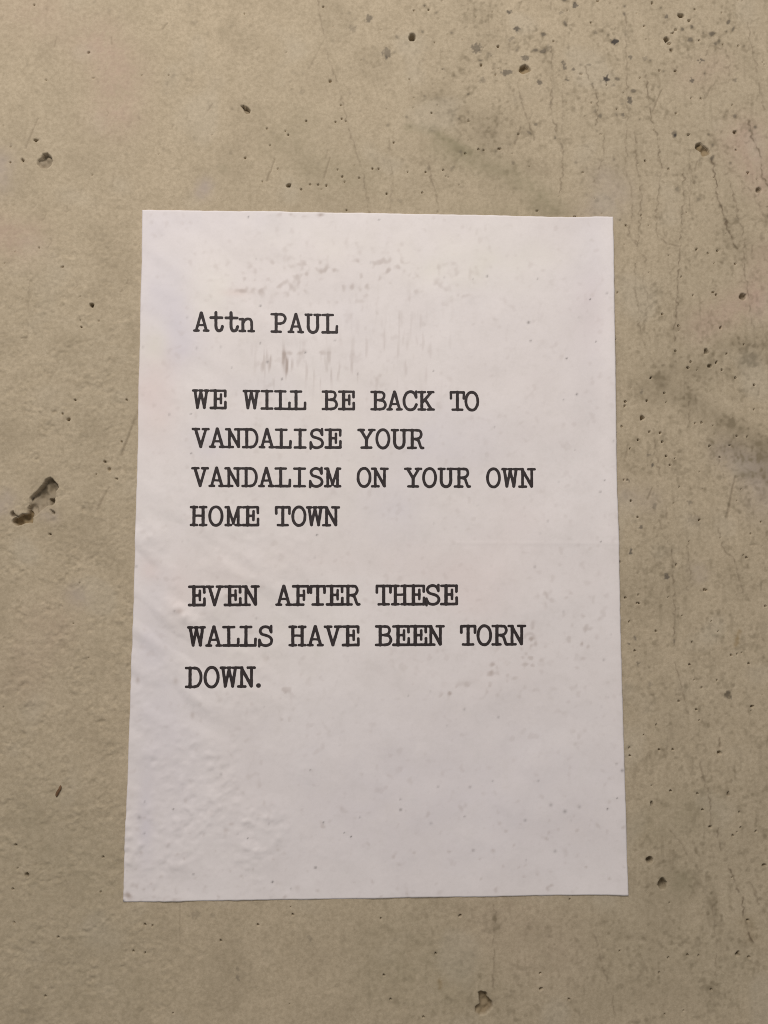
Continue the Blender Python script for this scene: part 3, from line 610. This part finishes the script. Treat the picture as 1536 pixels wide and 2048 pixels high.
def spline(p):
    p = np.array(p, float); q = np.vstack([2*p[0]-p[1], p, 2*p[-1]-p[-2]]); o = []
    for i in range(1, len(q)-2):
        for t in np.linspace(0, 1, 6, endpoint=False):
            a, b, c, d = q[i-1], q[i], q[i+1], q[i+2]
            o.append(.5*((2*b)+(c-a)*t+(2*a-5*b+4*c-d)*t*t+(-a+3*b-3*c+d)*t**3))
    o.append(p[-1]); return o
STROKE = {}
for ch, L in GL.items():
    out = []
    for st in L:
        if st[1] == 's': out.append((st[0], spline(st[2])))
        elif st[1] == 'c':
            cx, cy, rx, ry = st[2]
            out.append((st[0], [(cx+rx*math.copysign(abs(math.cos(a))**.92, math.cos(a)), cy+ry*math.sin(a)) for a in np.linspace(0, 2*math.pi, 33)]))
        else: out.append((st[0], st[1]))
    STROKE[ch] = out
EXT = {c: (min(p[0]-r for r, P in L for p in P), max(p[0]+r for r, P in L for p in P)) for c, L in STROKE.items()}

def glyph_mesh(ch, cx, base0, slope, cap, seed):
    """contour-filled mesh of one character; cx: cell middle px, base0+slope*x: baseline px, cap: cap height px"""
    k = cap/100.
    step = 1.7
    gx = np.arange(-48, 48.1, step); gy = np.arange(-8, 110.1, step)
    X, Y = np.meshgrid(gx, gy)
    r_ = np.random.default_rng(seed)
    def soft(n, lam):
        g = np.zeros(X.shape)
        for _ in range(n):
            a = r_.uniform(0, 2*math.pi); f = 2*math.pi/r_.uniform(*lam); p = r_.uniform(0, 6.28)
            g += np.sin((X*math.cos(a)+Y*math.sin(a))*f+p)
        return g/math.sqrt(n)
    Xw = X+soft(5, (16, 44))*.34; Yw = Y+soft(5, (16, 44))*.34
    acc = np.zeros(X.shape)
    kk = 1.1
    for r, P in STROKE[ch]:
        d = np.full(X.shape, 1e9)
        for p, q in zip(P[:-1], P[1:]):
            d = np.minimum(d, seg_dist(Xw, Yw, p[0], p[1], q[0], q[1])[0])
        acc += np.exp(-np.clip((d-r)*kk, -12, 60))
    sd = np.log(acc+1e-30)/kk+soft(6, (8, 20))*.16
    sd -= .2
    verts, faces, key = [], [], {}
    def vert(a, tag):
        if tag in key: return key[tag]
        key[tag] = len(verts); verts.append(a); return key[tag]
    ny, nx = X.shape
    for i in range(ny-1):
        for j in range(nx-1):
            c = [(i, j), (i, j+1), (i+1, j+1), (i+1, j)]
            val = [sd[q] for q in c]
            if max(val) <= 0: continue
            poly = []
            for m in range(4):
                a, b = c[m], c[(m+1) % 4]; va, vb = val[m], val[(m+1) % 4]
                if va > 0: poly.append(vert((X[a], Y[a]), a))
                if (va > 0) != (vb > 0):
                    t = va/(va-vb); tag = (min(a, b), max(a, b))
                    poly.append(vert((X[a]+t*(X[b]-X[a]), Y[a]+t*(Y[b]-Y[a])), tag))
            if len(poly) >= 3: faces.append(poly)
    vv = np.array(verts)
    pu = cx+vv[:, 0]*k; pv = base0+slope*pu-vv[:, 1]*k
    x, z = px2wall(pu, pv)
    h = bilin(SHEET_H, x, z)+.00004
    me = make_mesh('letter', np.stack([x, -h, z], -1), faces=faces)
    me.materials.append(M_INK)
    return me

# every printed line: words with their left and right limits, baseline at two x positions, cap height
LINES = [
 ([('Attn',386.4,510.8),('PAUL',540.5,676.6)], (390,664.8), (672,668.0), 40.6),
 ([('WE',384.3,454),('WILL',484.8,613),('BE',642.9,710.3),('BACK',740.4,869.8),('TO',898.7,958.3)], (385,819), (955,823), 40.4),
 ([('VANDALISE',383.7,683.8),('YOUR',714.3,849)], (385,896.5), (848,899.2), 41.0),
 ([('VANDALISM',382.4,683),('ON',713,777.6),('YOUR',807.6,942.2),('OWN',971.6,1071.6)], (385,974.6), (1068,976.6), 40.8),
 ([('HOME',379.6,519.2),('TOWN',549.6,680.6)], (382,1053.0), (680,1053.4), 41.5),
 ([('EVEN',375.7,520.2),('AFTER',550.2,721.5),('THESE',750.8,916.1)], (378,1213.0), (914,1210.9), 42.5),
 ([('WALLS',374.6,546.5),('HAVE',576.5,719.7),('BEEN',749.5,889.6),('TORN',919.3,1051.6)], (378,1294.2), (1050,1291.2), 42.6),
 ([('DOWN',370,512.6),('.',513.2,522.3)], (372,1376.4), (520,1375.4), 43.6),
]
ordinal = ['top', 'second', 'third', 'fourth', 'fifth', 'sixth', 'seventh', 'bottom']
seed = 100
for li, (words, p0, p1, cap) in enumerate(LINES):
    slope = (p1[1]-p0[1])/(p1[0]-p0[0]); base0 = p0[1]-slope*p0[0]
    ln = link('text_line', None, root)
    ln['label'] = ordinal[li]+' line of black typewriter lettering on the notice'
    for wd, xl, xr in words:
        k = cap/100.
        a = xl-EXT[wd[0]][0]*k; b = xr-EXT[wd[-1]][1]*k
        for m, ch in enumerate(wd):
            cx = a+(b-a)*m/max(len(wd)-1, 1); seed += 1
            if ch == '.': cx = b
            link('full_stop' if ch == '.' else 'letter', glyph_mesh(ch, cx, base0, slope, cap, seed), ln)

# ------------------------------------------------------------------ brown splinter stuck to the wall
def build_splinter():
    (xa, xb), (za, zb) = px2wall([122.5, 113.5], [1570, 1592.5])
    p0, p1 = np.array([xa, za]), np.array([xb, zb]); d = p1-p0; L = np.linalg.norm(d); d /= L; nrm = np.array([-d[1], d[0]])
    prof = [(0, .30), (.1, .75), (.3, 1.0), (.5, 1.05), (.72, 1.0), (.9, .8), (1, .3)]
    verts, faces = [], []
    n = 7
    for t, wd in prof:
        c = p0+d*L*t+nrm*.00015*math.sin(t*7)
        hb = float(bilin(LOW, np.array([c[0]]), np.array([c[1]]))[0])
        for q in range(n):
            a = 2*math.pi*q/n
            e = c+nrm*math.cos(a)*wd*.00062*(1+.18*math.sin(5*t+q))
            verts.append((e[0], -(hb+.0002+math.sin(a)*wd*.00042), e[1]))
    for i in range(len(prof)-1):
        for q in range(n):
            faces.append((i*n+q, i*n+(q+1) % n, (i+1)*n+(q+1) % n, (i+1)*n+q))
    faces.append(tuple(range(n))[::-1]); faces.append(tuple((len(prof)-1)*n+q for q in range(n)))
    me = make_mesh('wood_splinter', verts, faces=faces); me.materials.append(M_WOOD)
    o = link('wood_splinter', me); o.location.z = Z0
    o['label'] = 'tiny reddish brown wood splinter stuck to the bare concrete beside the notice'
    o['category'] = 'splinter'
build_splinter()
